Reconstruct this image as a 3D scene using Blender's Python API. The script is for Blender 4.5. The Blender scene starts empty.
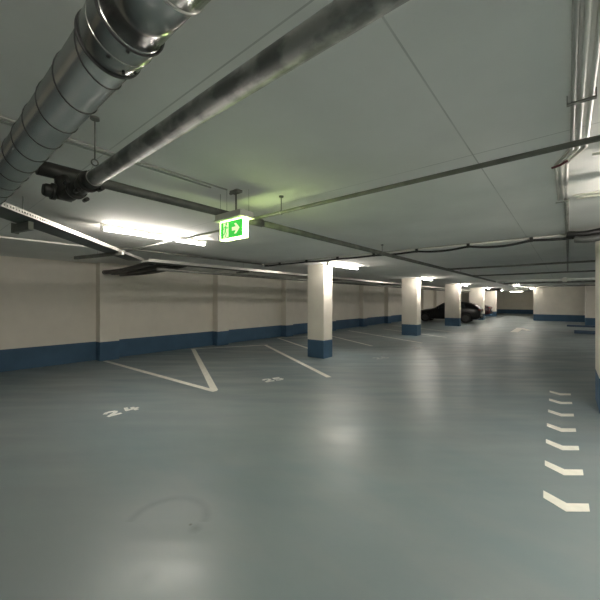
import bpy, bmesh, math, random
from mathutils import Vector, Matrix
random.seed(7)
scn = bpy.context.scene
col = scn.collection
EYE = 1.55
CEIL = 2.50

# ------------------------------------------------------------------ materials
def new_mat(name):
    m = bpy.data.materials.new(name); m.use_nodes = True
    nt = m.node_tree
    return m, nt, nt.nodes, nt.links, nt.nodes['Principled BSDF']

def simple(name, colr, rough=0.5, metal=0.0, spec=0.5, var=0.0, scale=8.0, stretch=(1, 1, 1), bump=0.0):
    m, nt, N, L, b = new_mat(name)
    b.inputs['Base Color'].default_value = (*colr, 1)
    b.inputs['Roughness'].default_value = rough
    b.inputs['Metallic'].default_value = metal
    b.inputs['Specular IOR Level'].default_value = spec
    if var or bump:
        tc = N.new('ShaderNodeTexCoord'); mp = N.new('ShaderNodeMapping')
        mp.inputs['Scale'].default_value = stretch
        L.new(tc.outputs['Object'], mp.inputs['Vector'])
        n = N.new('ShaderNodeTexNoise'); n.inputs['Scale'].default_value = scale
        n.inputs['Detail'].default_value = 5
        L.new(mp.outputs[0], n.inputs['Vector'])
        if var:
            r = N.new('ShaderNodeValToRGB')
            r.color_ramp.elements[0].position = 0.3; r.color_ramp.elements[1].position = 0.7
            r.color_ramp.elements[0].color = (*[c * (1 - var) for c in colr], 1)
            r.color_ramp.elements[1].color = (*[min(1, c * (1 + var)) for c in colr], 1)
            L.new(n.outputs['Fac'], r.inputs[0]); L.new(r.outputs[0], b.inputs['Base Color'])
        if bump:
            bp = N.new('ShaderNodeBump'); bp.inputs['Strength'].default_value = bump
            bp.inputs['Distance'].default_value = 0.01
            L.new(n.outputs['Fac'], bp.inputs['Height']); L.new(bp.outputs[0], b.inputs['Normal'])
    return m

def emit(name, colr, strength):
    m, nt, N, L, b = new_mat(name)
    b.inputs['Base Color'].default_value = (*colr, 1)
    b.inputs['Emission Color'].default_value = (*colr, 1)
    b.inputs['Emission Strength'].default_value = strength
    return m

def math_node(N, L, op, a, b=None):
    n = N.new('ShaderNodeMath'); n.operation = op
    for i, x in enumerate((a, b)):
        if x is None: continue
        if isinstance(x, (int, float)): n.inputs[i].default_value = x
        else: L.new(x, n.inputs[i])
    return n.outputs[0]

def painted_wall(name, white, blue, band):
    m, nt, N, L, b = new_mat(name)
    g = N.new('ShaderNodeNewGeometry'); s = N.new('ShaderNodeSeparateXYZ')
    L.new(g.outputs['Position'], s.inputs[0])
    n = N.new('ShaderNodeTexNoise'); n.inputs['Scale'].default_value = 2.5; n.inputs['Detail'].default_value = 6
    L.new(g.outputs['Position'], n.inputs['Vector'])
    def ramp(c, v):
        r = N.new('ShaderNodeValToRGB')
        r.color_ramp.elements[0].position = 0.3; r.color_ramp.elements[1].position = 0.7
        r.color_ramp.elements[0].color = (*[x * (1 - v) for x in c], 1)
        r.color_ramp.elements[1].color = (*[x * (1 + v) for x in c], 1)
        L.new(n.outputs['Fac'], r.inputs[0]); return r.outputs[0]
    f = math_node(N, L, 'GREATER_THAN', s.outputs['Z'], band)
    mx = N.new('ShaderNodeMix'); mx.data_type = 'RGBA'
    L.new(f, mx.inputs['Factor']); L.new(ramp(blue, .10), mx.inputs['A']); L.new(ramp(white, .04), mx.inputs['B'])
    L.new(mx.outputs['Result'], b.inputs['Base Color'])
    b.inputs['Roughness'].default_value = 0.6
    b.inputs['Specular IOR Level'].default_value = 0.3
    n2 = N.new('ShaderNodeTexNoise'); n2.inputs['Scale'].default_value = 60; L.new(g.outputs['Position'], n2.inputs['Vector'])
    bp = N.new('ShaderNodeBump'); bp.inputs['Strength'].default_value = .15; bp.inputs['Distance'].default_value = .004
    L.new(n2.outputs['Fac'], bp.inputs['Height']); L.new(bp.outputs[0], b.inputs['Normal'])
    return m

def floor_mat():
    m, nt, N, L, b = new_mat('epoxy floor')
    g = N.new('ShaderNodeNewGeometry')
    mp = N.new('ShaderNodeMapping'); mp.inputs['Scale'].default_value = (0.35, 1.0, 1)
    L.new(g.outputs['Position'], mp.inputs['Vector'])
    n = N.new('ShaderNodeTexNoise'); n.inputs['Scale'].default_value = .9; n.inputs['Detail'].default_value = 7
    n.inputs['Roughness'].default_value = .6
    L.new(mp.outputs[0], n.inputs['Vector'])
    r = N.new('ShaderNodeValToRGB')
    r.color_ramp.elements[0].position = .3; r.color_ramp.elements[1].position = .72
    r.color_ramp.elements[0].color = (*FLOOR_A, 1)
    r.color_ramp.elements[1].color = (*FLOOR_B, 1)
    L.new(n.outputs['Fac'], r.inputs[0])
    # worn tyre scuffs and an oil spot in the foreground
    s = N.new('ShaderNodeSeparateXYZ'); L.new(g.outputs['Position'], s.inputs[0])
    nz = N.new('ShaderNodeTexNoise'); nz.inputs['Scale'].default_value = 6; nz.inputs['Detail'].default_value = 4
    L.new(g.outputs['Position'], nz.inputs['Vector'])
    tot = None
    for cx, cy, rad, wd, k in SCUFFS:
        dx = math_node(N, L, 'SUBTRACT', s.outputs['X'], cx); dy = math_node(N, L, 'SUBTRACT', s.outputs['Y'], cy)
        d = math_node(N, L, 'SQRT', math_node(N, L, 'ADD', math_node(N, L, 'MULTIPLY', dx, dx), math_node(N, L, 'MULTIPLY', dy, dy)))
        e = math_node(N, L, 'DIVIDE', math_node(N, L, 'ABSOLUTE', math_node(N, L, 'SUBTRACT', d, rad)), wd)
        f = math_node(N, L, 'MAXIMUM', math_node(N, L, 'SUBTRACT', 1.0, e), 0.0)
        if rad: f = math_node(N, L, 'MULTIPLY', f, math_node(N, L, 'MULTIPLY', nz.outputs['Fac'], math_node(N, L, 'GREATER_THAN', math_node(N, L, 'SUBTRACT', math_node(N, L, 'MULTIPLY', dy, 1.2), dx), -.02)))
        f = math_node(N, L, 'MULTIPLY', f, k)
        tot = f if tot is None else math_node(N, L, 'MAXIMUM', tot, f)
    mx = N.new('ShaderNodeMix'); mx.data_type = 'RGBA'
    L.new(tot, mx.inputs['Factor']); L.new(r.outputs[0], mx.inputs['A']); mx.inputs['B'].default_value = (.05, .055, .055, 1)
    L.new(mx.outputs['Result'], b.inputs['Base Color'])
    # streaky gloss, left by the squeegee along the bays
    mp2 = N.new('ShaderNodeMapping'); mp2.inputs['Scale'].default_value = (0.55, 2.6, 1)
    mp3 = N.new('ShaderNodeMapping'); mp3.inputs['Rotation'].default_value = (0, 0, -.69)
    L.new(g.outputs['Position'], mp3.inputs['Vector']); L.new(mp3.outputs[0], mp2.inputs['Vector'])
    n2 = N.new('ShaderNodeTexNoise'); n2.inputs['Scale'].default_value = 1.2; n2.inputs['Detail'].default_value = 2
    L.new(mp2.outputs[0], n2.inputs['Vector'])
    mr = N.new('ShaderNodeMapRange')
    mr.inputs['From Min'].default_value = .3; mr.inputs['From Max'].default_value = .7
    mr.inputs['To Min'].default_value = .30; mr.inputs['To Max'].default_value = .50
    L.new(n2.outputs['Fac'], mr.inputs['Value']); L.new(mr.outputs[0], b.inputs['Roughness'])
    bp = N.new('ShaderNodeBump'); bp.inputs['Strength'].default_value = .22; bp.inputs['Distance'].default_value = .02
    L.new(n2.outputs['Fac'], bp.inputs['Height']); L.new(bp.outputs[0], b.inputs['Normal'])
    b.inputs['Specular IOR Level'].default_value = .45
    return m

def ceiling_mat():
    m, nt, N, L, b = new_mat('grey concrete ceiling')
    g = N.new('ShaderNodeNewGeometry'); s = N.new('ShaderNodeSeparateXYZ'); L.new(g.outputs['Position'], s.inputs[0])
    n = N.new('ShaderNodeTexNoise'); n.inputs['Scale'].default_value = 1.2; n.inputs['Detail'].default_value = 8
    L.new(g.outputs['Position'], n.inputs['Vector'])
    r = N.new('ShaderNodeValToRGB')
    r.color_ramp.elements[0].position = .3; r.color_ramp.elements[1].position = .7
    r.color_ramp.elements[0].color = (*[c * .93 for c in CEILC], 1)
    r.color_ramp.elements[1].color = (*[c * 1.06 for c in CEILC], 1)
    L.new(n.outputs['Fac'], r.inputs[0])
    tot = None
    for ax, v in (('X', -.48), ('X', -5.3), ('Y', 2.36), ('Y', .82), ('Y', 9.4), ('Y', 16.5)):
        d = math_node(N, L, 'ABSOLUTE', math_node(N, L, 'SUBTRACT', s.outputs[ax], v))
        f = math_node(N, L, 'LESS_THAN', d, .004)
        tot = f if tot is None else math_node(N, L, 'MAXIMUM', tot, f)
    n3 = N.new('ShaderNodeTexNoise'); n3.inputs['Scale'].default_value = 3; L.new(g.outputs['Position'], n3.inputs['Vector'])
    f = math_node(N, L, 'MULTIPLY', tot, math_node(N, L, 'MULTIPLY', n3.outputs['Fac'], .8))
    mx = N.new('ShaderNodeMix'); mx.data_type = 'RGBA'
    L.new(f, mx.inputs['Factor']); L.new(r.outputs[0], mx.inputs['A']); mx.inputs['B'].default_value = (.28, .28, .26, 1)
    L.new(mx.outputs['Result'], b.inputs['Base Color'])
    b.inputs['Roughness'].default_value = .75; b.inputs['Specular IOR Level'].default_value = .25
    n2 = N.new('ShaderNodeTexNoise'); n2.inputs['Scale'].default_value = 35; n2.inputs['Detail'].default_value = 4
    L.new(g.outputs['Position'], n2.inputs['Vector'])
    bp = N.new('ShaderNodeBump'); bp.inputs['Strength'].default_value = .12; bp.inputs['Distance'].default_value = .004
    L.new(n2.outputs['Fac'], bp.inputs['Height']); L.new(bp.outputs[0], b.inputs['Normal'])
    return m

FLOOR_A = (.168, .225, .242); FLOOR_B = (.232, .260, .262)
SCUFFS = ((-2.17, 1.17, .26, .05, .42), (-2.01, 1.25, 0, .016, .95), (-1.95, 1.25, 0, .06, .4), (-1.82, .86, 0, .10, .22))
CEILC = (.80, .80, .765)
LAMP_STRENGTH = 22.0
M = {}
M['floor'] = floor_mat()
M['ceiling'] = ceiling_mat()
M['wall'] = painted_wall('cream wall with blue base', (.80, .755, .67), (.060, .125, .205), .48)
M['blue'] = simple('blue kerb paint', (.035, .07, .12), .55, var=.1)
M['line'] = simple('worn white road paint', (.84, .82, .74), .6, var=.07, scale=14)
M['faded'] = simple('faded number paint', (.46, .47, .45), .55, var=.15, scale=20)
M['paint'] = simple('bright white number paint', (.93, .92, .88), .55, var=.03, scale=20)
M['galv'] = simple('galvanised steel pipe', (.34, .345, .32), .55, .4, var=.36, scale=14, stretch=(.6, 1, 1))
def mottled():
    m = simple('mottled galvanised pipe', (.3, .3, .28), .5, .5, var=.1, scale=16, stretch=(.7, 1, 1))
    r = [n for n in m.node_tree.nodes if n.type == 'VALTORGB'][0].color_ramp
    r.elements[0].position = .44; r.elements[1].position = .60
    r.elements[0].color = (.25, .255, .24, 1); r.elements[1].color = (.52, .52, .49, 1)
    return m
M['galv'] = mottled()
M['galvdark'] = simple('weathered steel pipe', (.165, .168, .15), .5, .4, var=.25, scale=9)
M['duct'] = simple('bright spiral duct steel', (.38, .385, .37), .22, .95, var=.08, scale=5)
M['seam'] = simple('dark duct seam', (.05, .05, .05), .5, .5)
M['cast'] = simple('black cast coupling', (.045, .045, .04), .45, .4, var=.2)
M['steel'] = simple('zinc plated steel', (.50, .50, .47), .38, .8, var=.1)
M['tray'] = simple('sheet steel tray', (.55, .54, .50), .42, .6, var=.08)
M['shadegrey'] = simple('shaded tray steel and hose grey', (.10, .105, .10), .6, .2, var=.1)  # shade under the trays put into the colour; also plain grey for one hose
M['conduit'] = simple('white plastic conduit', (.78, .76, .70), .4)
M['pvc'] = simple('pale grey conduit', (.62, .61, .57), .4)
M['conduitgrey'] = simple('grey plastic conduit', (.36, .36, .33), .5)
M['black'] = simple('black cable sheath', (.012, .012, .012), .45)
M['red'] = simple('red cable sheath', (.10, .012, .018), .5)
M['housing'] = simple('lamp housing white', (.72, .70, .64), .5)
M['lamp'] = emit('lit lamp tube', (1.0, .93, .84), LAMP_STRENGTH)
M['lampboost'] = emit('boosted lamp tube', (1.0, .93, .84), LAMP_STRENGTH * 1.7)  # single tube boosted for out-of-view lamps, to raise the overall light
M['lampfar'] = emit('lit warm lamp tube', (1.0, .95, .78), LAMP_STRENGTH * .25)
M['signbox'] = simple('sign housing grey', (.55, .54, .48), .5)
M['signgreen'] = emit('lit sign green', (.045, .50, .06), .22)
M['signwhite'] = emit('lit sign white', (.95, 1.0, .60), .16)
M['signedge'] = emit('lit sign acrylic edge', (.78, 1.0, .36), 5.0)
M['carblack'] = simple('black car paint', (.004, .004, .005), .30, .0, spec=.35)
M['carred'] = simple('dark red car paint', (.035, .006, .008), .22, spec=.6)
M['glass'] = simple('tinted car glass', (.01, .012, .014), .06, spec=.8)
M['tyre'] = simple('tyre rubber', (.012, .012, .012), .75)
M['rim'] = simple('alloy rim', (.07, .07, .07), .4, .7)
M['tail'] = simple('red tail lamp lens', (.35, .02, .02), .2)
M['head'] = simple('clear headlamp lens', (.5, .5, .5), .15)
M['plate'] = simple('white number plate blank', (.7, .7, .66), .4)
M['trimblack'] = simple('black plastic trim', (.01, .01, .01), .6)

# ------------------------------------------------------------------ mesh helpers
class MB:
    def __init__(s): s.bm = bmesh.new()
    def box(s, x0, x1, y0, y1, z0, z1, rot=None):
        vs = [s.bm.verts.new((x, y, z)) for x in (x0, x1) for y in (y0, y1) for z in (z0, z1)]
        for f in ((0, 1, 3, 2), (4, 6, 7, 5), (0, 4, 5, 1), (2, 3, 7, 6), (0, 2, 6, 4), (1, 5, 7, 3)):
            s.bm.faces.new([vs[i] for i in f])
        return s
    def obox(s, c, ax, ay, az, lx, ly, lz):
        c = Vector(c); ax, ay, az = Vector(ax), Vector(ay), Vector(az)
        vs = [s.bm.verts.new(c + ax * (i * lx / 2) + ay * (j * ly / 2) + az * (k * lz / 2)) for i in (-1, 1) for j in (-1, 1) for k in (-1, 1)]
        for f in ((0, 1, 3, 2), (4, 6, 7, 5), (0, 4, 5, 1), (2, 3, 7, 6), (0, 2, 6, 4), (1, 5, 7, 3)):
            s.bm.faces.new([vs[i] for i in f])
        return s
    def tube(s, pts, r, n=12, caps=True):
        pts = [Vector(p) for p in pts]
        rr = r if isinstance(r, (list, tuple)) else [r] * len(pts)
        rings = []; ref = None
        for i, p in enumerate(pts):
            if i == 0: d = pts[1] - p
            elif i == len(pts) - 1: d = p - pts[-2]
            else: d = (pts[i + 1] - p).normalized() + (p - pts[i - 1]).normalized()
            d = d.normalized() if d.length > 1e-9 else Vector((0, 0, 1))
            if ref is None:
                ref = Vector((0, 0, 1)) if abs(d.z) < .9 else Vector((1, 0, 0))
            a = (ref - d * ref.dot(d)).normalized(); ref = a
            b = d.cross(a)
            k = 1.0
            if 0 < i < len(pts) - 1:
                c = (pts[i + 1] - p).normalized().dot(d); k = 1 / max(c, .5)
            rings.append([s.bm.verts.new(p + (a * math.cos(t) + b * math.sin(t)) * rr[i]) for t in [2 * math.pi * j / n for j in range(n)]])
        for A, B in zip(rings, rings[1:]):
            for j in range(n):
                f = s.bm.faces.new((A[j], A[(j + 1) % n], B[(j + 1) % n], B[j])); f.smooth = True
        if caps:
            s.bm.faces.new(rings[0][::-1]); s.bm.faces.new(rings[-1])
        return s
    def poly(s, pts, z0, z1):
        a = [s.bm.verts.new((x, y, z0)) for x, y in pts]; b = [s.bm.verts.new((x, y, z1)) for x, y in pts]
        s.bm.faces.new(a[::-1]); s.bm.faces.new(b); n = len(pts)
        for i in range(n): s.bm.faces.new((a[i], a[(i + 1) % n], b[(i + 1) % n], b[i]))
        return s
    def build(s, name, mat, parent=None, bevel=0, loc=None):
        bmesh.ops.recalc_face_normals(s.bm, faces=s.bm.faces)
        me = bpy.data.meshes.new(name); s.bm.to_mesh(me); s.bm.free()
        me.materials.append(M[mat] if isinstance(mat, str) else mat)
        o = bpy.data.objects.new(name, me); col.objects.link(o)
        if parent: o.parent = parent
        if loc: o.location = loc
        if bevel:
            md = o.modifiers.new('bevel', 'BEVEL'); md.width = bevel; md.segments = 2; md.limit_method = 'ANGLE'
        return o

def tag(o, label=None, cat=None, group=None, kind=None):
    if label: o['label'] = label
    if cat: o['category'] = cat
    if group: o['group'] = group
    if kind: o['kind'] = kind
    return o
def empty(name, loc, label, cat, group=None):
    o = bpy.data.objects.new(name, None); col.objects.link(o); o.location = loc; o.empty_display_size = .1
    return tag(o, label, cat, group)
def structure(o, label=None):
    o['kind'] = 'structure'
    if label: o['label'] = label
    return o
def copy_tree(o, parent=None):
    c = o.copy(); col.objects.link(c)
    if parent: c.parent = parent
    for ch in list(o.children): copy_tree(ch, c)
    return c

# ------------------------------------------------------------------ the setting
XW = -9.40; XR = 6.0; YB = -6.0; YF = 30.2; YFF = 44.0
structure(MB().box(XW - .3, XR + .3, YB - .3, YFF + .3, -.2, 0).build('floor', 'floor'))
structure(MB().box(XW - .3, XR + .3, YB - .3, YFF + .3, CEIL, CEIL + .2).build('ceiling', 'ceiling'))
structure(MB().box(XW - .3, XW, YB - .3, YFF + .3, 0, CEIL).build('wall_left', 'wall'))
structure(MB().box(XR, XR + .3, YB - .3, YFF + .3, 0, CEIL).build('wall_right', 'wall'))
structure(MB().box(XW, XR, YB - .3, YB, 0, CEIL).build('wall_back', 'wall'))
structure(MB().box(XW, XR, YFF, YFF + .3, 0, CEIL).build('wall_far', 'wall'))
structure(MB().box(-2.02, XR, YF, YF + .3, 0, CEIL).build('wall_front', 'wall'))
structure(MB().box(-2.02, -1.72, YF + .3, YFF, 0, CEIL).build('wall_return', 'wall'))
# shallow pillars that stand out of the left wall
py = [-3.6, -.25, 3.12, 6.70, 10.15, 13.5, 16.85, 20.2, 23.6, 27.0, 30.4, 33.8, 37.2]
for i, y in enumerate(py):
    structure(MB().box(XW, XW + .27, y, y + .46, 0, CEIL).build('trim_%d' % (i + 1), 'wall'))

# ------------------------------------------------------------------ columns and piers
cols = [
    (-5.50, -4.955, 6.99, 7.40, 'square cream column with blue base nearest the camera, beside bay 25'),
    (-5.70, -5.02, 14.0, 14.5, 'square cream column with blue base, second of the row, left of the black car'),
    (-5.74, -4.93, 20.7, 21.1, 'broad grey-lit column with blue base standing in front of the black car'),
    (-6.05, -5.06, 28.5, 29.0, 'bright cream column behind the rear of the black car'),
    (-6.40, -5.20, 35.2, 35.7, 'farthest column of the row, beside the dark red car'),
]
for x0, x1, y0, y1, lb in cols:
    o = MB().box(x0, x1, y0, y1, 0, CEIL).build('concrete_column', 'wall', bevel=.012)
    tag(o, lb, 'column', 'columns along the parking bays')
o = MB().box(.33, .95, 6.0, 6.88, 0, CEIL).build('concrete_pillar', 'wall', bevel=.012)
tag(o, 'big cream pier with blue base cut by the right edge of the photo', 'column')
o = MB().box(.80, 1.5, 25.9, 26.5, 0, CEIL).build('concrete_pillar', 'wall', bevel=.012)
tag(o, 'small distant cream pier before the far white wall, left of the big right pier', 'column')
o = MB().box(.22, 5.5, 19.7, 19.95, 0, .15).build('low_kerb', 'blue', bevel=.01)
tag(o, 'nearer and darker of the two low blue kerbs beside the big right pier', 'kerb', 'blue kerbs on the right')
o = MB().box(-.05, 3.5, 24.6, 24.8, 0, .10).build('low_kerb', 'blue', bevel=.01)
tag(o, 'farther thin blue kerb at the foot of the small distant pier', 'kerb', 'blue kerbs on the right')

# ------------------------------------------------------------------ floor paint
def stripe(p, q, w, label, z=.003, ext=0):
    p, q = Vector(p), Vector(q); d = (q - p).normalized(); n = Vector((-d.y, d.x)) * w / 2
    q = q + d * ext
    o = MB().poly([p + n, q + n, q - n, p - n][::-1], .0005, z).build('parking_bay_line', 'line')
    return tag(o, label, 'painted line', 'white parking bay lines')
stripe((-9.08, 3.22), (-4.62, 3.34), .10, 'white bay line from the wall to the tip of the V above number 24')
stripe((-9.15, 5.78), (-4.68, 3.37), .12, 'white slanted line forming the right arm of the V, left side of bay 25', .004)
stripe((-9.19, 5.72), (-8.0, 7.95), .08, 'white back line of bay 25 running along the foot of the wall', .0035)
stripe((-8.05, 7.87), (-3.70, 5.40), .10, 'white slanted line right of number 25, ending in front of the nearest column', .0045)
stripe((-9.13, 9.66), (-5.75, 7.84), .10, 'white slanted line ending behind the nearest column', .003)
stripe((-9.15, 9.60), (-8.0, 11.80), .08, 'white back line along the wall just left of the nearest column', .0035)
stripe((-8.03, 11.75), (-5.10, 10.0), .10, 'white slanted line coming out right of the nearest column', .003)
stripe((-8.65, 14.31), (-4.06, 11.84), .10, 'white slanted line passing in front of the second column', .003)
stripe((-7.6, 16.25), (-3.9, 14.25), .10, 'white slanted line just right of the second column base', .003)
stripe((-8.4, 19.0), (-4.4, 16.85), .10, 'faint white slanted line between the second and third columns', .003)

def thick(mb, pts, w, O, U, V, s, z0=.0005, z1=.004):
    """stroke polyline pts (local) as quads; O origin, U text direction, V up direction"""
    P = [O + U * (x * s) + V * (y * s) for x, y in pts]
    for k, (a, b) in enumerate(zip(P, P[1:])):
        z1 += .00015
        d = (b - a).normalized(); n = Vector((-d.y, d.x)) * w / 2; e = d * w * .35
        mb.poly([a - e - n, b + e - n, b + e + n, a - e + n], z0, z1)
DIG = {
    '2': [[(.02, .78), (.12, .95), (.32, 1.0), (.52, .92), (.58, .74), (.5, .55), (.02, .03), (.62, .03)]],
    '4': [[(.16, 1.0), (.02, .36), (.64, .36)], [(.46, .72), (.46, 0)]],
    '5': [[(.56, 1.0), (.10, 1.0), (.06, .56), (.34, .62), (.55, .5), (.6, .28), (.48, .06), (.25, 0), (.04, .1)]],
    '6': [[(.52, .95), (.3, 1.0), (.1, .78), (.03, .42), (.08, .12), (.3, 0), (.52, .1), (.58, .32), (.46, .52), (.25, .54), (.06, .38)]],
    '7': [[(.02, 1.0), (.6, 1.0), (.22, 0)]],
}
def bay_number(txt, O, U, label, s=.20, pitch=.27, paint='paint'):
    O = Vector(O); U = Vector(U).normalized(); V = Vector((-U.y, U.x))
    e = empty('bay_number', (O.x, O.y, 0), label, 'floor number', 'painted bay numbers')
    for i, ch in enumerate(txt):
        mb = MB()
        for st in DIG[ch]: thick(mb, [(x * 1.25, y) for x, y in st], .05, Vector((0, 0)) + U * (i * pitch), U, V, s)
        mb.build('digit', paint, e)
bay_number('24', (-4.71, 1.72), (0, 1), 'white painted number 24 on the floor left of the V', .18, .25)
bay_number('25', (-4.40, 4.34), (.35, 1), 'white painted number 25 on the floor between the V and the nearest column', .19, .22)
bay_number('26', (-3.85, 7.85), (.45, 1), 'small faint white number 26 on the floor right of the nearest column', .21, .25, 'faded')
bay_number('27', (-3.75, 10.35), (.45, 1), 'small faint white number 27 on the floor before the second column', .21, .25, 'faded')

ords = ['nearest and largest of the white floor chevrons in the row leading to the right pier',
        'second white floor chevron counted from the camera', 'third white floor chevron counted from the camera',
        'fourth white floor chevron, middle of the row of seven', 'third white floor chevron counted from the far end of the row',
        'second white floor chevron counted from the far end of the row', 'farthest and smallest white floor chevron of the row']
def PX(u, v):
    F = 325.; A = math.atan(268 / 325.)
    d = F * EYE / (v - 300); s = (u - 300) / F * d
    return Vector((-math.sin(A) * d + math.cos(A) * s, math.cos(A) * d + math.sin(A) * s))
chev = [Vector(c) for c in ((-.162, 3.285), (-.012, 3.155), (.110, 3.235), (.128, 3.165), (-.012, 3.085), (-.150, 3.215))]
chev = [PX(543.2, 490.8), PX(566.6, 503.6), PX(588.6, 504), PX(589.8, 511.8), PX(566.2, 511.8), PX(543.2, 497.8)]
tips = [(566.3, 511.8), (564.0, 475.3), (562.4, 450.2), (561.4, 431.8), (561.0, 416.4), (560.7, 404.1), (560.3, 395.3)]
base = chev[4].copy()
for (u, v), lb in zip(tips, ords):
    t = PX(u, v)
    o = MB().poly([tuple(p - base) for p in chev][::-1], .0005, .004).build('floor_chevron', 'line', loc=(t.x, t.y, 0))
    tag(o, lb, 'floor chevron', 'white chevrons on the floor')
# far direction arrow
mb = MB()
mb.poly([(-2.16, 18.55), (-1.86, 18.65), (-1.86, 21.55), (-2.2, 21.7)], .0005, .004)
mb.poly([(-2.2, 21.7), (-1.86, 21.6), (-1.42, 20.1), (-1.62, 19.9)], .0005, .0045)
tag(mb.build('direction_arrow', 'line'), 'distant white direction arrow painted in the middle of the driving lane', 'floor arrow')

# ------------------------------------------------------------------ lamps
def lamp(x, y, label, along='y', length=1.5, mat='lamp', group='batten lamps on the ceiling', drop=0.0):
    e = empty('ceiling_lamp', (x, y, CEIL - drop), label, 'lamp', group)
    h = length / 2
    def b(a0, a1, c0, c1, z0, z1, nm, m, bev=0):
        if along == 'y': o = MB().box(c0, c1, a0, a1, z0, z1)
        else: o = MB().box(a0, a1, c0, c1, z0, z1)
        return o.build(nm, m, e, bevel=bev)
    b(-h, h, -.030, .030, -.045, 0, 'housing', 'housing', .004)
    if drop:
        for q in (-h * .7, h * .7): b(q - .006, q + .006, -.006, .006, 0, drop, 'suspension_rod', 'steel')
    b(-h + .03, h - .03, -.024, .024, -.084, -.045, 'lamp_tube', mat)
    b(-h, -h + .03, -.032, .032, -.092, -.045, 'end_cap', 'housing', .003)
    b(h - .03, h, -.032, .032, -.092, -.045, 'end_cap', 'housing', .003)
    return e
lamp(-4.45, 2.28, 'lit batten lamp at the left, between the diagonal cable tray and the exit sign')
lamp(-4.62, 7.42, 'lit batten lamp on the right of the head of the nearest column')
lamp(-4.70, 14.2, 'lit batten lamp over the head of the second column')
lamp(-4.75, 21.0, 'lit batten lamp over the head of the column in front of the black car')
lamp(-4.75, 28.3, 'lit batten lamp over the bright column behind the black car')
lamp(-4.75, 34.6, 'farthest lit batten lamp of the column row')
lamp(-2.35, 23.2, 'lit batten lamp over the driving lane, nearer of the two')
lamp(-2.20, 30.6, 'lit batten lamp over the driving lane, farther of the two')
lamp(-4.2, 41.0, 'yellowish lit batten lamp in front of the far dark wall', 'x', 1.2, 'lampfar')
lamp(1.04, 3.32, 'lit batten lamp just past the white conduits at the upper right', 'x', mat='lampboost', drop=.04)
lamp(3.6, 1.2, 'unseen batten lamp added as fill far to the right of the camera', 'x', mat='lampboost')  # fill lamp added out of view
lamp(1.0, -.9, 'unseen batten lamp added as fill straight behind the camera')  # added out of view to brighten the foreground
lamp(2.4, 15.4, 'lit batten lamp hidden behind the big right pier', 'x')

# ------------------------------------------------------------------ spiral duct
Z = lambda dz: EYE + dz
dy_, dz_, R_ = .316, Z(.62), .067
root = empty('spiral_duct', (0, dy_, dz_), 'shiny round spiral ventilation duct crossing the upper left corner', 'ventilation duct')
MB().tube([(-9.39, 0, 0), (-.86, 0, 0)], R_, 40).build('duct_run', 'duct', root)
mb = MB(); pts = []
lead = .178; x = -7.0
ph0 = 0
steps = int((7.0 - .858) / lead * 28)
for i in range(steps):
    xx = -7.0 + i * lead / 28
    # phase chosen so that the seam shows at the lower far side at X = -0.95
    t = -2 * math.pi * (xx + .951) / lead + math.radians(-32.5 + 0)
    # angle measured from +Y (far side) turning downward
    pts.append((xx, (R_ + .0012) * math.cos(t), (R_ + .0012) * math.sin(t)))
mb.tube(pts, .0022, 6).build('spiral_seam', 'seam', root)
s = MB().tube([(-.86, 0, 0), (-.85, 0, 0), (-.74, 0, 0), (-.735, 0, 0)], [R_ + .001, R_ + .006, R_ + .006, R_ + .001], 40).build('coupling_sleeve', 'duct', root)
for xx, r2 in ((-.855, .003), (-.793, .0022), (-.738, .003)):
    ring = [(xx, (R_ + .006) * math.cos(a), (R_ + .006) * math.sin(a)) for a in [2 * math.pi * k / 48 for k in range(49)]]
    MB().tube(ring, r2, 6).build('sleeve_ring', 'seam' if r2 > .0025 else 'duct', s)
for xx, a in ((-.83, -75), (-.80, -110), (-.745, -95), (-.83, -50)):
    a = math.radians(a); p = Vector((xx, (R_ + .006) * math.cos(a), (R_ + .006) * math.sin(a))); n = Vector((0, math.cos(a), math.sin(a)))
    MB().tube([p, p + n * .004], .004, 8).build('screw', 'seam', s)
MB().tube([(-.74, 0, 0), (-.57, 0, 0)], R_ + .001, 40).build('smooth_duct', 'duct', root)
s2 = MB().tube([(-.575, 0, 0), (-.57, 0, 0), (2.2, 0, 0)], [R_ + .001, R_ + .005, R_ + .005], 40).build('duct_sleeve', 'duct', root)
ring = [(-.568, (R_ + .005) * math.cos(a), (R_ + .005) * math.sin(a)) for a in [2 * math.pi * k / 48 for k in range(49)]]
MB().tube(ring, .003, 6).build('sleeve_ring', 'steel', s2)

# ------------------------------------------------------------------ sprinkler main (crosses the top of the picture)
PZ, PY = Z(.635), .626
root = empty('sprinkler_main', (-2.3, PY, PZ), 'thick mottled galvanised pipe running from the black coupling to the top centre', 'pipe', 'overhead pipes')
MB().tube([(.35, 0, 0), (5.5, 0, 0)], .0365, 24).build('pipe_run', 'galv', root)
el = MB().tube([(.40, 0, 0), (.22, 0, 0)], .044, 24).build('pipe_coupling', 'cast', root)
mb = MB().tube([(.22, 0, 0), (-.02, 0, 0), (-.10, 0, .02), (-.15, 0, .08), (-.16, 0, .135)], .041, 20)
mb.build('elbow', 'cast', root)
MB().tube([(-.15, .05, .03), (-.15, -.085, .035), (-.15, -.10, .035)], [.040, .040, .032], 20).build('capped_outlet', 'cast', root)
MB().tube([(-.15, -.035, .033), (-.15, -.06, .034)], .050, 20).build('coupling_flange', 'cast', root)
MB().tube([(.30, 0, 0), (.33, 0, 0)], .055, 20).build('coupling_flange', 'cast', root)
MB().tube([(.10, 0, 0), (.13, 0, 0)], .052, 20).build('coupling_flange', 'cast', root)
for (bx, by, bz) in ((.35, .045, -.035), (.28, .05, .045), (.12, .045, -.048), (.12, -.05, .03), (.28, -.045, -.05)):
    MB().tube([(bx - .03, by, bz), (bx + .03, by, bz)], .011, 8).build('coupling_bolt', 'cast', root)

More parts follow.
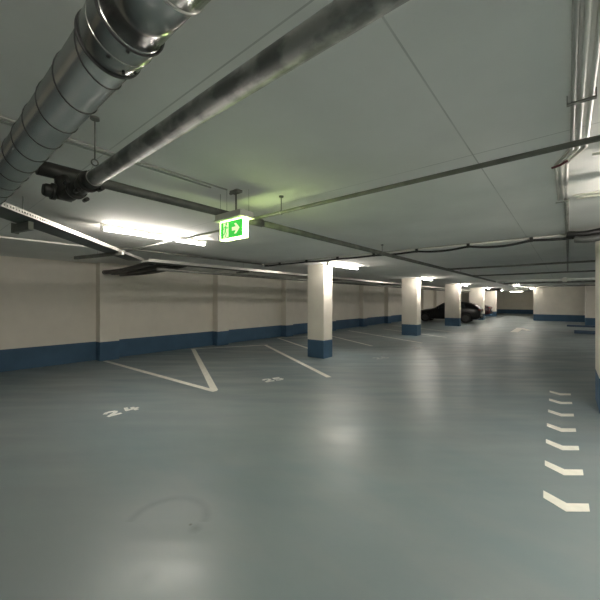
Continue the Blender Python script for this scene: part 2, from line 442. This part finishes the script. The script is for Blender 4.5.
# lengthwise pipe that runs deep into the garage
LX, LZ = -2.46, Z(.80)
root = empty('sprinkler_pipe', (LX, 0, LZ), 'long dark pipe running away from the black coupling past the exit sign into the distance', 'pipe', 'overhead pipes')
MB().tube([(0, -3.0, 0), (0, 26, 0)], .033, 20).build('pipe_run', 'galvdark', root)
MB().tube([(0, .50, 0), (0, .76, 0)], .046, 20).build('pipe_coupling', 'cast', root)
MB().tube([(0, 2.12, 0), (0, 2.36, 0)], .041, 20).build('pipe_tee', 'galvdark', root)
# branch pipe to the right
def branch(y, z, x0, x1, r, mat, label):
    e = empty('branch_pipe', (x0, y, z), label, 'pipe', 'overhead pipes')
    MB().tube([(0, 0, 0), (x1 - x0, 0, 0)], r, 16).build('pipe_run', mat, e)
    MB().tube([(0, 0, 0), (.05 if x1 > x0 else -.05, 0, 0)], r * 1.35, 16).build('pipe_socket', mat, e)
    return e
branch(2.18, LZ, LX + .040, 5.9, .0155, 'galvdark', 'slim galvanised pipe rising from the exit sign across to the right edge of the photo')
branch(2.30, LZ, LX - .040, -5.8, .0125, 'conduitgrey', 'slim pipe crossing under the lit lamp left of the exit sign')
branch(9.0, LZ, LX + .034, 5.9, .022, 'galvdark', 'nearest of the dark cross pipes over the driving lane, left of the right pier')
branch(12.0, LZ, LX + .034, 5.9, .022, 'galvdark', 'second of the dark cross pipes over the driving lane')
branch(16.4, LZ, LX + .034, 5.9, .040, 'paint', 'pale cross pipe with a round fitting over the driving lane')
branch(18.6, LZ, LX + .034, 5.9, .040, 'galvdark', 'dark cross pipe just below the pale one over the driving lane')
branch(23.6, LZ, LX + .034, 5.9, .035, 'galvdark', 'farthest dark cross pipe over the driving lane')
o = MB().tube([(0, -.05, 0), (0, .0, 0), (0, .03, 0)], [.07, .10, .02], 20).build('round_fitting', 'conduit', loc=(-.10, 16.32, LZ - .01))
tag(o, 'pale round fitting on the pale cross pipe near the right pier', 'pipe fitting')

# hangers
def hanger(x, y, zpipe, r, label, rod=.004, ring=True):
    e = empty('pipe_hanger', (x, y, CEIL), label, 'pipe hanger', 'pipe hangers')
    h = CEIL - zpipe
    MB().tube([(0, 0, 0), (0, 0, -.012)], .022, 12).build('ceiling_plate', 'galvdark', e)
    zt = -(h - r - .004)
    if ring:
        MB().tube([(0, 0, -.012), (0, 0, zt + .055)], rod, 8).build('rod', 'galvdark', e)
        pts = [(0, .016 * math.cos(a), zt + .04 + .016 * math.sin(a)) for a in [2 * math.pi * k / 16 for k in range(17)]]
        MB().tube(pts, .004, 6).build('eye', 'galvdark', e)
        pts = [(0, (r + .003) * math.sin(a), -h + (r + .003) * math.cos(a)) for a in [math.radians(q) for q in range(30, 331, 15)]]
        pts = [(0, .004, zt + .028)] + pts + [(0, -.004, zt + .028)]
        MB().tube(pts, .0025, 6).build('strap', 'steel', e)
    else:
        MB().tube([(0, 0, -.012), (0, 0, zt)], rod, 8).build('rod', 'galvdark', e)
        pts = [(0, (r + .003) * math.sin(a), -h + (r + .003) * math.cos(a)) for a in [2 * math.pi * k / 20 for k in range(21)]]
        MB().tube(pts, .003, 6).build('strap', 'steel', e)
hanger(-1.90, PY, PZ, .0365, 'thin rod hanger with an eye beside the black coupling')
hanger(-.2, PY, PZ, .0365, 'rod hanger on the thick pipe near the top centre, above the photo')
hanger(-2.02, 2.18, LZ, .0155, 'short hanger on the slim pipe right of the exit sign', ring=False)
hanger(1.2, 2.18, LZ, .0155, 'short hanger on the slim pipe past the right edge', ring=False)
hanger(LX, 5.2, LZ, .033, 'short hanger on the long dark pipe above the nearest column', ring=False)
hanger(LX, 10.5, LZ, .033, 'short hanger on the long dark pipe over the driving lane', ring=False)
hanger(LX, -1.4, LZ, .033, 'short hanger on the long dark pipe behind the duct', ring=False)

# ------------------------------------------------------------------ exit sign
root = empty('exit_sign', (-2.255, 1.825, CEIL), 'lit green emergency exit sign with running man and right arrow, hanging from the ceiling', 'exit sign')
zc = lambda dz: dz - .95
hb = MB().box(-.175, .175, -.075, .075, zc(.705), zc(.755)).build('sign_housing', 'signbox', root, bevel=.006)
MB().box(-.182, .182, -.082, .082, zc(.697), zc(.705)).build('housing_rim', 'signbox', hb)
MB().tube([(.03, 0, 0), (.03, 0, zc(.755))], .008, 12).build('mount_post', 'galvdark', root)
MB().box(-.02, .08, -.03, .03, -.02, 0).tube([(-.05, 0, -.012), (.0, 0, -.012)], .012, 8).build('ceiling_mount', 'galvdark', root)
for xx, yy in ((-.15, -.03), (-.02, -.06), (.15, .04)):
    MB().tube([(xx, yy, 0), (xx, yy, zc(.755))], .0016, 6).build('suspension_wire', 'galvdark', root)
pn = MB().box(-.155, .155, -.028, .028, zc(.533), zc(.697)).build('sign_panel', 'signedge', root)
FY = -.0285
def flat(nm, pts, mat, parent, lvl):
    mb = MB(); y0 = FY - .0008 * lvl
    a = [mb.bm.verts.new((x, y0, z)) for x, z in pts]; b = [mb.bm.verts.new((x, FY + .001, z)) for x, z in pts]
    n = len(pts); mb.bm.faces.new(a); mb.bm.faces.new(b[::-1])
    for i in range(n): mb.bm.faces.new((a[i], b[i], b[(i + 1) % n], a[(i + 1) % n]))
    return mb.build(nm, mat, parent)
z0, z1 = zc(.540), zc(.690)
flat('green_field', [(-.149, z0), (.149, z0), (.149, z1), (-.149, z1)], 'signgreen', pn, 1)
flat('door_symbol', [(-.108, z0 + .010), (-.036, z0 + .010), (-.036, z1 - .012), (-.108, z1 - .012)], 'signwhite', pn, 2)
zm = (z0 + z1) / 2
ar = [(.010, -.016), (.062, -.016), (.040, -.045), (.066, -.045), (.112, 0), (.066, .045), (.040, .045), (.062, .016), (.010, .016)]
flat('arrow_symbol', [(x, zm + z) for x, z in ar], 'signwhite', pn, 2)
mb = MB()
def limb(pts, w):
    for (xa, za), (xb, zb) in zip(pts, pts[1:]):
        d = Vector((xb - xa, zb - za)).normalized(); n = Vector((-d.y, d.x)) * w / 2; e = d * w * .3
        A, B = Vector((xa, za)), Vector((xb, zb))
        q = [A - e - n, B + e - n, B + e + n, A - e + n]
        mb.bm.faces.new([mb.bm.verts.new((p.x, FY - .0025, zm + p.y)) for p in q])
limb([(-.072, .034), (-.080, -.006)], .018); limb([(-.080, -.006), (-.066, -.028), (-.078, -.056)], .010)
limb([(-.082, -.006), (-.094, -.034), (-.108, -.040)], .010); limb([(-.072, .030), (-.056, .014), (-.044, .022)], .008)
limb([(-.074, .032), (-.096, .026), (-.102, .008)], .008)
mb.bm.faces.new([mb.bm.verts.new((-.066 + .011 * math.cos(a), FY - .0025, zm + .052 + .011 * math.sin(a))) for a in [2 * math.pi * k / 14 for k in range(14)]])
mb.build('running_man_symbol', 'signgreen', pn)

# feed conduits on the ceiling towards the sign
def conduit(name, pts, r, mat, label, cat='conduit', group='conduits on the ceiling', n=10):
    return tag(MB().tube(pts, r, n).build(name, mat), label, cat, group)
conduit('ceiling_conduit', [(-2.24, -3, Z(.938)), (-2.24, 1.74, Z(.938))], .007, 'conduitgrey', 'right one of the two thin grey conduits on the ceiling leading to the exit sign')
conduit('ceiling_conduit', [(-2.30, -3, Z(.938)), (-2.30, 1.62, Z(.938))], .007, 'conduitgrey', 'left one of the two thin grey conduits on the ceiling leading to the exit sign')

# ------------------------------------------------------------------ cable trays
def tray(name, p0, p1, side, width, height, zb, label, perf=False, mat='tray', struts=()):
    """p0-p1 is the near edge (2D); side the 2D unit vector towards the far edge"""
    p0, p1, side = Vector(p0), Vector(p1), Vector(side)
    d = (p1 - p0); Ln = d.length; d.normalize()
    e = empty(name, (p0.x, p0.y, zb), label, 'cable tray', 'cable trays')
    D = Vector((d.x, d.y, 0)); S = Vector((side.x, side.y, 0)); U = Vector((0, 0, 1))
    MB().obox(D * Ln / 2 + S * width / 2 + U * .0015, D, S, U, Ln, width, .003).build('tray_bottom', 'shadegrey', e)
    mb = MB()
    if perf:
        mb.obox(D * Ln / 2 + U * .006, D, S, U, Ln, .003, .012)
        mb.obox(D * Ln / 2 + U * (height - .006), D, S, U, Ln, .003, .012)
        k = 0; pitch = .034
        while k * pitch < Ln:
            mb.obox(D * (k * pitch + .009) + U * height / 2, D, S, U, .018, .003, height - .01); k += 1
        mb.obox(D * Ln / 2 + U * (height + .0015) + S * .008, D, S, U, Ln, .018, .003)
    else:
        mb.obox(D * Ln / 2 + U * height / 2, D, S, U, Ln, .004, height)
        mb.obox(D * Ln / 2 + U * (height + .0015) + S * .006, D, S, U, Ln, .014, .003)
    mb.build('tray_side', mat, e)
    MB().obox(D * Ln / 2 + U * height / 2 + S * width, D, S, U, Ln, .004, height).build('tray_side', mat, e)
    return e
dg = Vector((-2.77, 2.40)).normalized(); sd = Vector((-dg.y, dg.x))
if sd.y > 0: sd = -sd
a = Vector((-3.33, .48)) - dg * 1.9; b = Vector((-3.33, .48)) + dg * 3.45
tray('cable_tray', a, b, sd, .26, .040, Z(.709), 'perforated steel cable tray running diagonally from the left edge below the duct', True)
tray('cable_tray', (-5.90, 2.82), (-5.90, 33), (-1, 0), .28, .055, Z(.70), 'long shiny cable tray running behind the columns along the left wall')
# struts under the diagonal tray
def strut(p, q, z0, z1, w, label, plate=True):
    p, q = Vector(p), Vector(q); d = (q - p).normalized(); Ln = (q - p).length
    e = empty('hanging_bracket', (p.x, p.y, z1), label, 'bracket', 'tray brackets')
    D = Vector((d.x, d.y, 0)); S = Vector((-d.y, d.x, 0)); U = Vector((0, 0, 1)); h = z1 - z0
    MB().obox(D * Ln / 2 - U * h / 2, D, S, U, Ln, w, h).build('channel', 'galvdark', e)
    if plate: MB().obox(D * Ln - U * h / 2, D, S, U, .008, w * 1.5, h * 1.25).build('end_plate', 'galvdark', e)
    # threaded rod up to the ceiling through the tray edge
    MB().tube([D * Ln * .5, D * Ln * .5 + U * (CEIL - z1)], .005, 8).build('threaded_rod', 'steel', e)
strut((-3.72, .715), (-3.99, .65), Z(.63), Z(.705), .04, 'nearer bracket arm under the diagonal cable tray at the left edge')
strut((-4.98, 2.0), (-6.15, 1.74), Z(.655), Z(.705), .035, 'farther thin bracket arm under the diagonal cable tray, ending left of the wall pillar', False)
for i, (y, lb) in enumerate(((5.2, 'bracket under the long cable tray just left of the nearest column'), (9.3, 'bracket under the long cable tray right of the nearest column'), (13.2, 'bracket under the long cable tray left of the second column'))):
    strut((-5.83, y), (-6.30, y), Z(.655), Z(.696), .04, lb, False)
# dark hoses from the tray to the wall
for k, (y, ye, lb) in enumerate(((3.05, 3.22, 'nearest'), (3.38, 3.40, 'middle'), (3.74, 3.72, 'farthest'))):
    x1 = -9.125 if 3.15 <= ye <= 3.61 else -9.395
    pts = [(-6.20 - (abs(x1) - 6.20) * t, y + (ye - y) * t, Z(.745) - .05 * math.sin(t * math.pi) - .04 * t) for t in [j / 16 for j in range(17)]]
    o = MB().tube(pts, .055, 14).build('insulated_hose', 'black')
    tag(o, lb + ' of the three black hoses crossing from the cable tray to the left wall pillar', 'hose', 'black hoses by the left wall')

e = empty('hanging_pipe', (-6.15, 3.1, Z(.60)), 'dark pipe hung below the long shiny cable tray along the left wall', 'pipe', 'overhead pipes')
MB().tube([(0, 0, 0), (0, 26, 0)], .032, 14).build('pipe_run', 'galvdark', e)
for q in range(1, 13): MB().tube([(0, q * 2.0, .03), (0, q * 2.0, .10)], .005, 8).build('pipe_clip', 'steel', e)
# ------------------------------------------------------------------ conduits and cables
conduit('metal_conduit', [(-6.02, -4, Z(.868)), (-6.02, 2.0, Z(.868))], .012, 'conduit', 'thin white pipe at the left edge, below the cable tray')
conduit('metal_conduit', [(-6.0, 2.05, Z(.905)), (-6.0, 5.95, Z(.905))], .018, 'galvdark', 'dark conduit along the ceiling left of the nearest column')
conduit('metal_conduit', [(-5.95, 5.98, Z(.935)), (.32, 5.98, Z(.935))], .012, 'galvdark', 'dark conduit above the pale one, crossing from the nearest column to the right pier')
conduit('metal_conduit', [(-5.95, 5.80, Z(.90)), (.32, 5.80, Z(.90))], .014, 'pvc', 'pale conduit just above the sagging black cable')
root = empty('black_cable', (-5.95, 5.76, Z(.862)), 'sagging black cable clipped to the ceiling between the nearest column and the right pier', 'cable')
pts = []; x0 = -6.22 + .0
clips = [-6.22 + .83 * i for i in range(8)]
X = -5.9
while X < .30:
    t = ((X + 6.22) / .83) % 1.0
    i = int((X + 6.22) / .83)
    sag = (.010, .006, .012, .008, .012, .035, .045, .02)[i] * math.sin(math.pi * t)
    pts.append((X + 5.95, 0, -sag)); X += .06
MB().tube(pts, .018, 10).build('cable_run', 'black', root)
for cx in clips[1:]:
    if cx < .3: MB().box(cx + 5.95 - .02, cx + 5.95 + .02, -.02, .02, -.021, .045).build('cable_clip', 'black', root)
# corrugated hoses by the right pier
for k, (y, z, x0, lb) in enumerate(((5.60, .80, .07, 'lower'), (5.66, .885, -.01, 'upper'))):
    n = 60; pts = []; rr = []
    for j in range(n):
        t = j / (n - 1); pts.append((x0 + (.325 - x0) * t, y - .02 * math.sin(t * 3), Z(z) - .02 * math.sin(math.pi * t)))
        rr.append(.045 if j % 2 else .036)
    tag(MB().tube(pts, rr, 12).build('hanging_hose', 'black' if k else 'shadegrey'), lb + ' black corrugated hose bundle at the head of the right pier', 'hose', 'corrugated hoses at the right pier')

# conduits at the upper right
def ups(pts, r, mat, label): return conduit('ceiling_conduit', pts, r, mat, label)
zc1 = Z(.932)
ups([(.020, -3, zc1), (.020, 2.62, zc1), (-.067, 2.86, zc1), (-.067, 3.85, zc1)], .011, 'conduitgrey', 'leftmost grey conduit of the bundle at the upper right, beside two white ones')
ups([(.050, -3, zc1), (.050, 2.62, zc1), (-.038, 2.86, zc1), (-.038, 3.85, zc1)], .0105, 'conduit', 'middle white conduit of the bundle at the upper right')
ups([(.083, -3, zc1), (.083, 2.62, zc1), (-.008, 2.86, zc1), (-.008, 3.88, zc1)], .0105, 'conduit', 'rightmost white conduit of the bundle at the upper right')
ups([(-.008, 3.885, zc1), (-.008, 14.0, zc1)], .019, 'galvdark', 'grey conduit running on from the white bundle into the distance left of the pier')
ups([(.12, 2.80, zc1), (5.8, 2.80, zc1)], .010, 'conduit', 'white cross conduit just below the slim pipe at the right edge')
ups([(.03, 3.80, zc1), (5.8, 3.80, zc1)], .010, 'conduit', 'upper one of the white double cross conduit at the right edge')
ups([(.06, 3.91, zc1), (5.8, 3.91, zc1)], .010, 'conduit', 'lower one of the white double cross conduit at the right edge')
tag(MB().tube([(-.085, 2.84, zc1 - .02), (-.04, 2.81, zc1 - .022), (-.005, 2.76, zc1 - .02)], .008, 8).build('ceiling_cable', 'red'), 'short dark red cable across the bend of the upper right conduits', 'cable')
e = empty('ceiling_bracket', (.05, 1.97, CEIL), 'saddle bracket holding the upper right conduits to the ceiling', 'bracket')
MB().box(-.055, .05, -.012, .012, -.042, -.036 + .0).build('strip', 'galvdark', e)
for q in (-.055, .046): MB().box(q, q + .004, -.012, .012, -.04, 0).build('foot', 'galvdark', e)
e = empty('ceiling_bracket', (-.04, 3.88, CEIL), 'small bracket where the white conduits end above the right pier', 'bracket')
MB().box(-.05, .05, -.012, .012, -.042, -.034).build('strip', 'galvdark', e)
# dark ventilation box far away
tag(MB().box(-5.3, -4.2, 30.0, 31.0, 2.30, CEIL).build('ventilation_box', 'trimblack', bevel=.02), 'distant black ventilation box under the ceiling right of the bright column', 'ventilation box')

# ------------------------------------------------------------------ cars
def make_car(paint, label, loc, rz, group, estate):
    root = empty('car', (0, 0, 0), label, 'car', group)
    Ln = 4.45; fx = -2.2
    # x station, sill z, shoulder z, roof-edge z, half width mid, half width shoulder, half width roof
    if estate:
        st = [(-2.20, .36, .58, .60, .62, .58, .50), (-2.12, .24, .66, .69, .76, .72, .58), (-1.85, .20, .74, .78, .85, .80, .62),
              (-1.2, .19, .84, .89, .88, .83, .66), (-.72, .19, .90, .96, .89, .84, .66), (-.05, .19, .94, 1.36, .89, .85, .56),
              (.35, .19, .95, 1.43, .89, .85, .58), (.95, .19, .96, 1.43, .89, .85, .58), (1.45, .19, .98, 1.38, .88, .84, .57),
              (1.85, .22, .99, 1.20, .86, .81, .58), (2.08, .26, .98, 1.03, .82, .76, .60), (2.20, .36, .80, .84, .76, .72, .56)]
    else:
        st = [(-2.20, .36, .58, .60, .62, .58, .50), (-2.12, .24, .66, .69, .76, .72, .58), (-1.85, .20, .74, .78, .85, .80, .62),
              (-1.2, .19, .84, .89, .88, .83, .66), (-.72, .19, .90, .96, .89, .84, .66), (-.05, .19, .93, 1.34, .88, .85, .56),
              (.35, .19, .94, 1.40, .88, .85, .57), (.85, .19, .95, 1.38, .88, .85, .56), (1.35, .19, .97, 1.20, .88, .83, .56),
              (1.75, .22, .99, 1.04, .86, .81, .60), (2.08, .26, .98, 1.01, .82, .76, .60), (2.20, .36, .84, .86, .76, .72, .56)]
    def ring(s):
        x, zs, zh, zr, wm, wh, wr = s
        zm_ = zs + (zh - zs) * .55
        h = [(wm * .93, zs), (wm, zs + .10), (wm, zm_), (wh, zh), (wr, zr), (wr * .45, zr + .03)]
        return [Vector((x, -y, z)) for y, z in h] + [Vector((x, y, z)) for y, z in h[::-1]]
    mb = MB(); rings = [[mb.bm.verts.new(p) for p in ring(s)] for s in st]
    n = len(rings[0])
    for A, B in zip(rings, rings[1:]):
        for j in range(n):
            f = mb.bm.faces.new((A[j], A[(j + 1) % n], B[(j + 1) % n], B[j])); f.smooth = True
    mb.bm.faces.new(rings[0][::-1]); mb.bm.faces.new(rings[-1])
    body = mb.build('body', paint, root)
    sb = body.modifiers.new('s', 'SUBSURF'); sb.levels = 2; sb.render_levels = 2
    cut = MB()
    wx = (-1.32, 1.30)
    for x in wx:
        for sy in (-1, 1): cut.tube([(x, sy * .62, .33), (x, sy * 1.1, .33)], .375, 28)
    cu = cut.build('cutter', 'trimblack')
    bo = body.modifiers.new('b', 'BOOLEAN'); bo.object = cu; bo.operation = 'DIFFERENCE'; bo.solver = 'EXACT'
    bpy.context.view_layer.update()
    dg_ = bpy.context.evaluated_depsgraph_get()
    me = bpy.data.meshes.new_from_object(body.evaluated_get(dg_))
    body.modifiers.clear(); old = body.data; body.data = me; bpy.data.meshes.remove(old)
    bpy.data.objects.remove(cu)
    # glass: panes set just proud of the cabin
    def pane(nm, q, off):
        b = MB(); q = [Vector(p) for p in q]; nrm = (q[1] - q[0]).cross(q[2] - q[0]).normalized()
        c = sum(q, Vector()) / len(q)
        if nrm.dot(c - Vector((.4, 0, .8))) < 0: nrm = -nrm
        a1 = [b.bm.verts.new(p + nrm * off) for p in q]; a0 = [b.bm.verts.new(p - nrm * .02) for p in q]
        b.bm.faces.new(a1); b.bm.faces.new(a0[::-1])
        for i in range(len(q)): b.bm.faces.new((a1[i], a0[i], a0[(i + 1) % len(q)], a1[(i + 1) % len(q)]))
        return b.build(nm, 'glass', root)
    def side_pt(x, f, sy):
        for s, t in zip(st, st[1:]):
            if s[0] <= x <= t[0]:
                k = (x - s[0]) / (t[0] - s[0]); v = [s[i] + (t[i] - s[i]) * k for i in range(7)]
                w = v[5] + (v[6] - v[5]) * f; z = v[2] + (v[3] - v[2]) * f
                return Vector((x, sy * w, z))
    for sy in (-1, 1):
        pane('side_window', [side_pt(-.45, .12, sy), side_pt(.40, .08, sy), side_pt(.40, .82, sy), side_pt(-.02, .82, sy)], .004)
        pane('side_window', [side_pt(.47, .08, sy), side_pt(1.30, .10, sy), side_pt(1.22, .78, sy), side_pt(.47, .82, sy)], .004)
    s0, s1 = st[4], st[5]
    pane('windscreen', [(s0[0] + .08, -s0[6] * .9, s0[3] + .08), (s0[0] + .08, s0[6] * .9, s0[3] + .08), (s1[0] - .05, s1[6] * .9, s1[3] - .0), (s1[0] - .05, -s1[6] * .9, s1[3] - .0)], .012)
    if estate: r0, r1 = st[8], st[9]
    else: r0, r1 = st[7], st[9]
    pane('rear_window', [(r0[0] + .10, -r0[6] * .88, r0[3] - .03), (r0[0] + .10, r0[6] * .88, r0[3] - .03), (r1[0] - .0, r1[6] * .9, r1[3] + .02), (r1[0] - .0, -r1[6] * .9, r1[3] + .02)], .012)
    for x in wx:
        for sy in (-1, 1):
            w = MB().tube([(x, sy * .66, .32), (x, sy * .67, .32), (x, sy * .84, .32), (x, sy * .86, .32)], [.28, .32, .32, .29], 28).build('wheel', 'tyre', root)
            rm = MB().tube([(x, sy * .845, .32), (x, sy * .866, .32)], [.22, .205], 24)
            for k in range(5):
                a_ = 2 * math.pi * k / 5
                rm.obox((x + .11 * math.cos(a_), sy * .868, .32 + .11 * math.sin(a_)), (math.cos(a_), 0, math.sin(a_)), (0, 1, 0), (-math.sin(a_), 0, math.cos(a_)), .20, .012, .05)
            rm.build('rim', 'rim', w)
    for sy in (-1, 1):
        MB().obox((2.11, sy * .62, .86), (.93, sy * .35, 0), (-sy * .35, .93, 0), (0, 0, 1), .08, .26, .15).build('tail_lamp', 'tail', root, bevel=.02)
        MB().obox((-2.06, sy * .60, .62), (.93, -sy * .35, 0), (sy * .35, .93, 0), (0, 0, 1), .10, .26, .12).build('headlamp', 'head', root, bevel=.02)
        MB().obox((-.42, sy * .95, 1.0), (1, 0, 0), (0, 1, 0), (0, 0, 1), .12, .20, .12).build('wing_mirror', paint, root, bevel=.03)
        for x in (.28, 1.1): MB().box(x, x + .16, sy * .875 - .012, sy * .875 + .018, .80, .825).build('door_handle', paint, root)
    MB().box(2.185, 2.215, -.26, .26, .62, .73).build('number_plate', 'plate', root)
    MB().box(2.05, 2.22, -.66, .66, .34, .46).build('rear_bumper', 'trimblack', root, bevel=.02)
    root.location = loc; root.rotation_euler = (0, 0, rz)
    return root
make_car('carblack', 'black hatchback parked nose to the wall behind the third column', (-6.70, 24.75, 0), math.radians(4), 'parked cars', True)
make_car('carred', 'dark red car parked beyond the bright column, only its rear showing', (-7.45, 33.2, 0), math.radians(2), 'parked cars', False)

# ------------------------------------------------------------------ camera, world, view
cam = bpy.data.cameras.new('camera'); co = bpy.data.objects.new('camera', cam); col.objects.link(co)
cam.sensor_fit = 'HORIZONTAL'; cam.sensor_width = 36; cam.lens = 36 * 325 / 600
cam.clip_start = .02
co.location = (0, 0, EYE); co.rotation_euler = (math.pi / 2, 0, math.atan(268 / 325.))
scn.camera = co
w = bpy.data.worlds.new('world'); scn.world = w; w.use_nodes = True
w.node_tree.nodes['Background'].inputs[0].default_value = (.02, .02, .02, 1)
w.node_tree.nodes['Background'].inputs[1].default_value = 0.0
scn.view_settings.view_transform = 'Standard'; scn.view_settings.look = 'None'
scn.view_settings.exposure = 2.30; scn.view_settings.gamma = 1.0; scn.view_settings.use_curve_mapping = False
scn.cycles.diffuse_bounces = 6
scn.cycles.max_bounces = 14
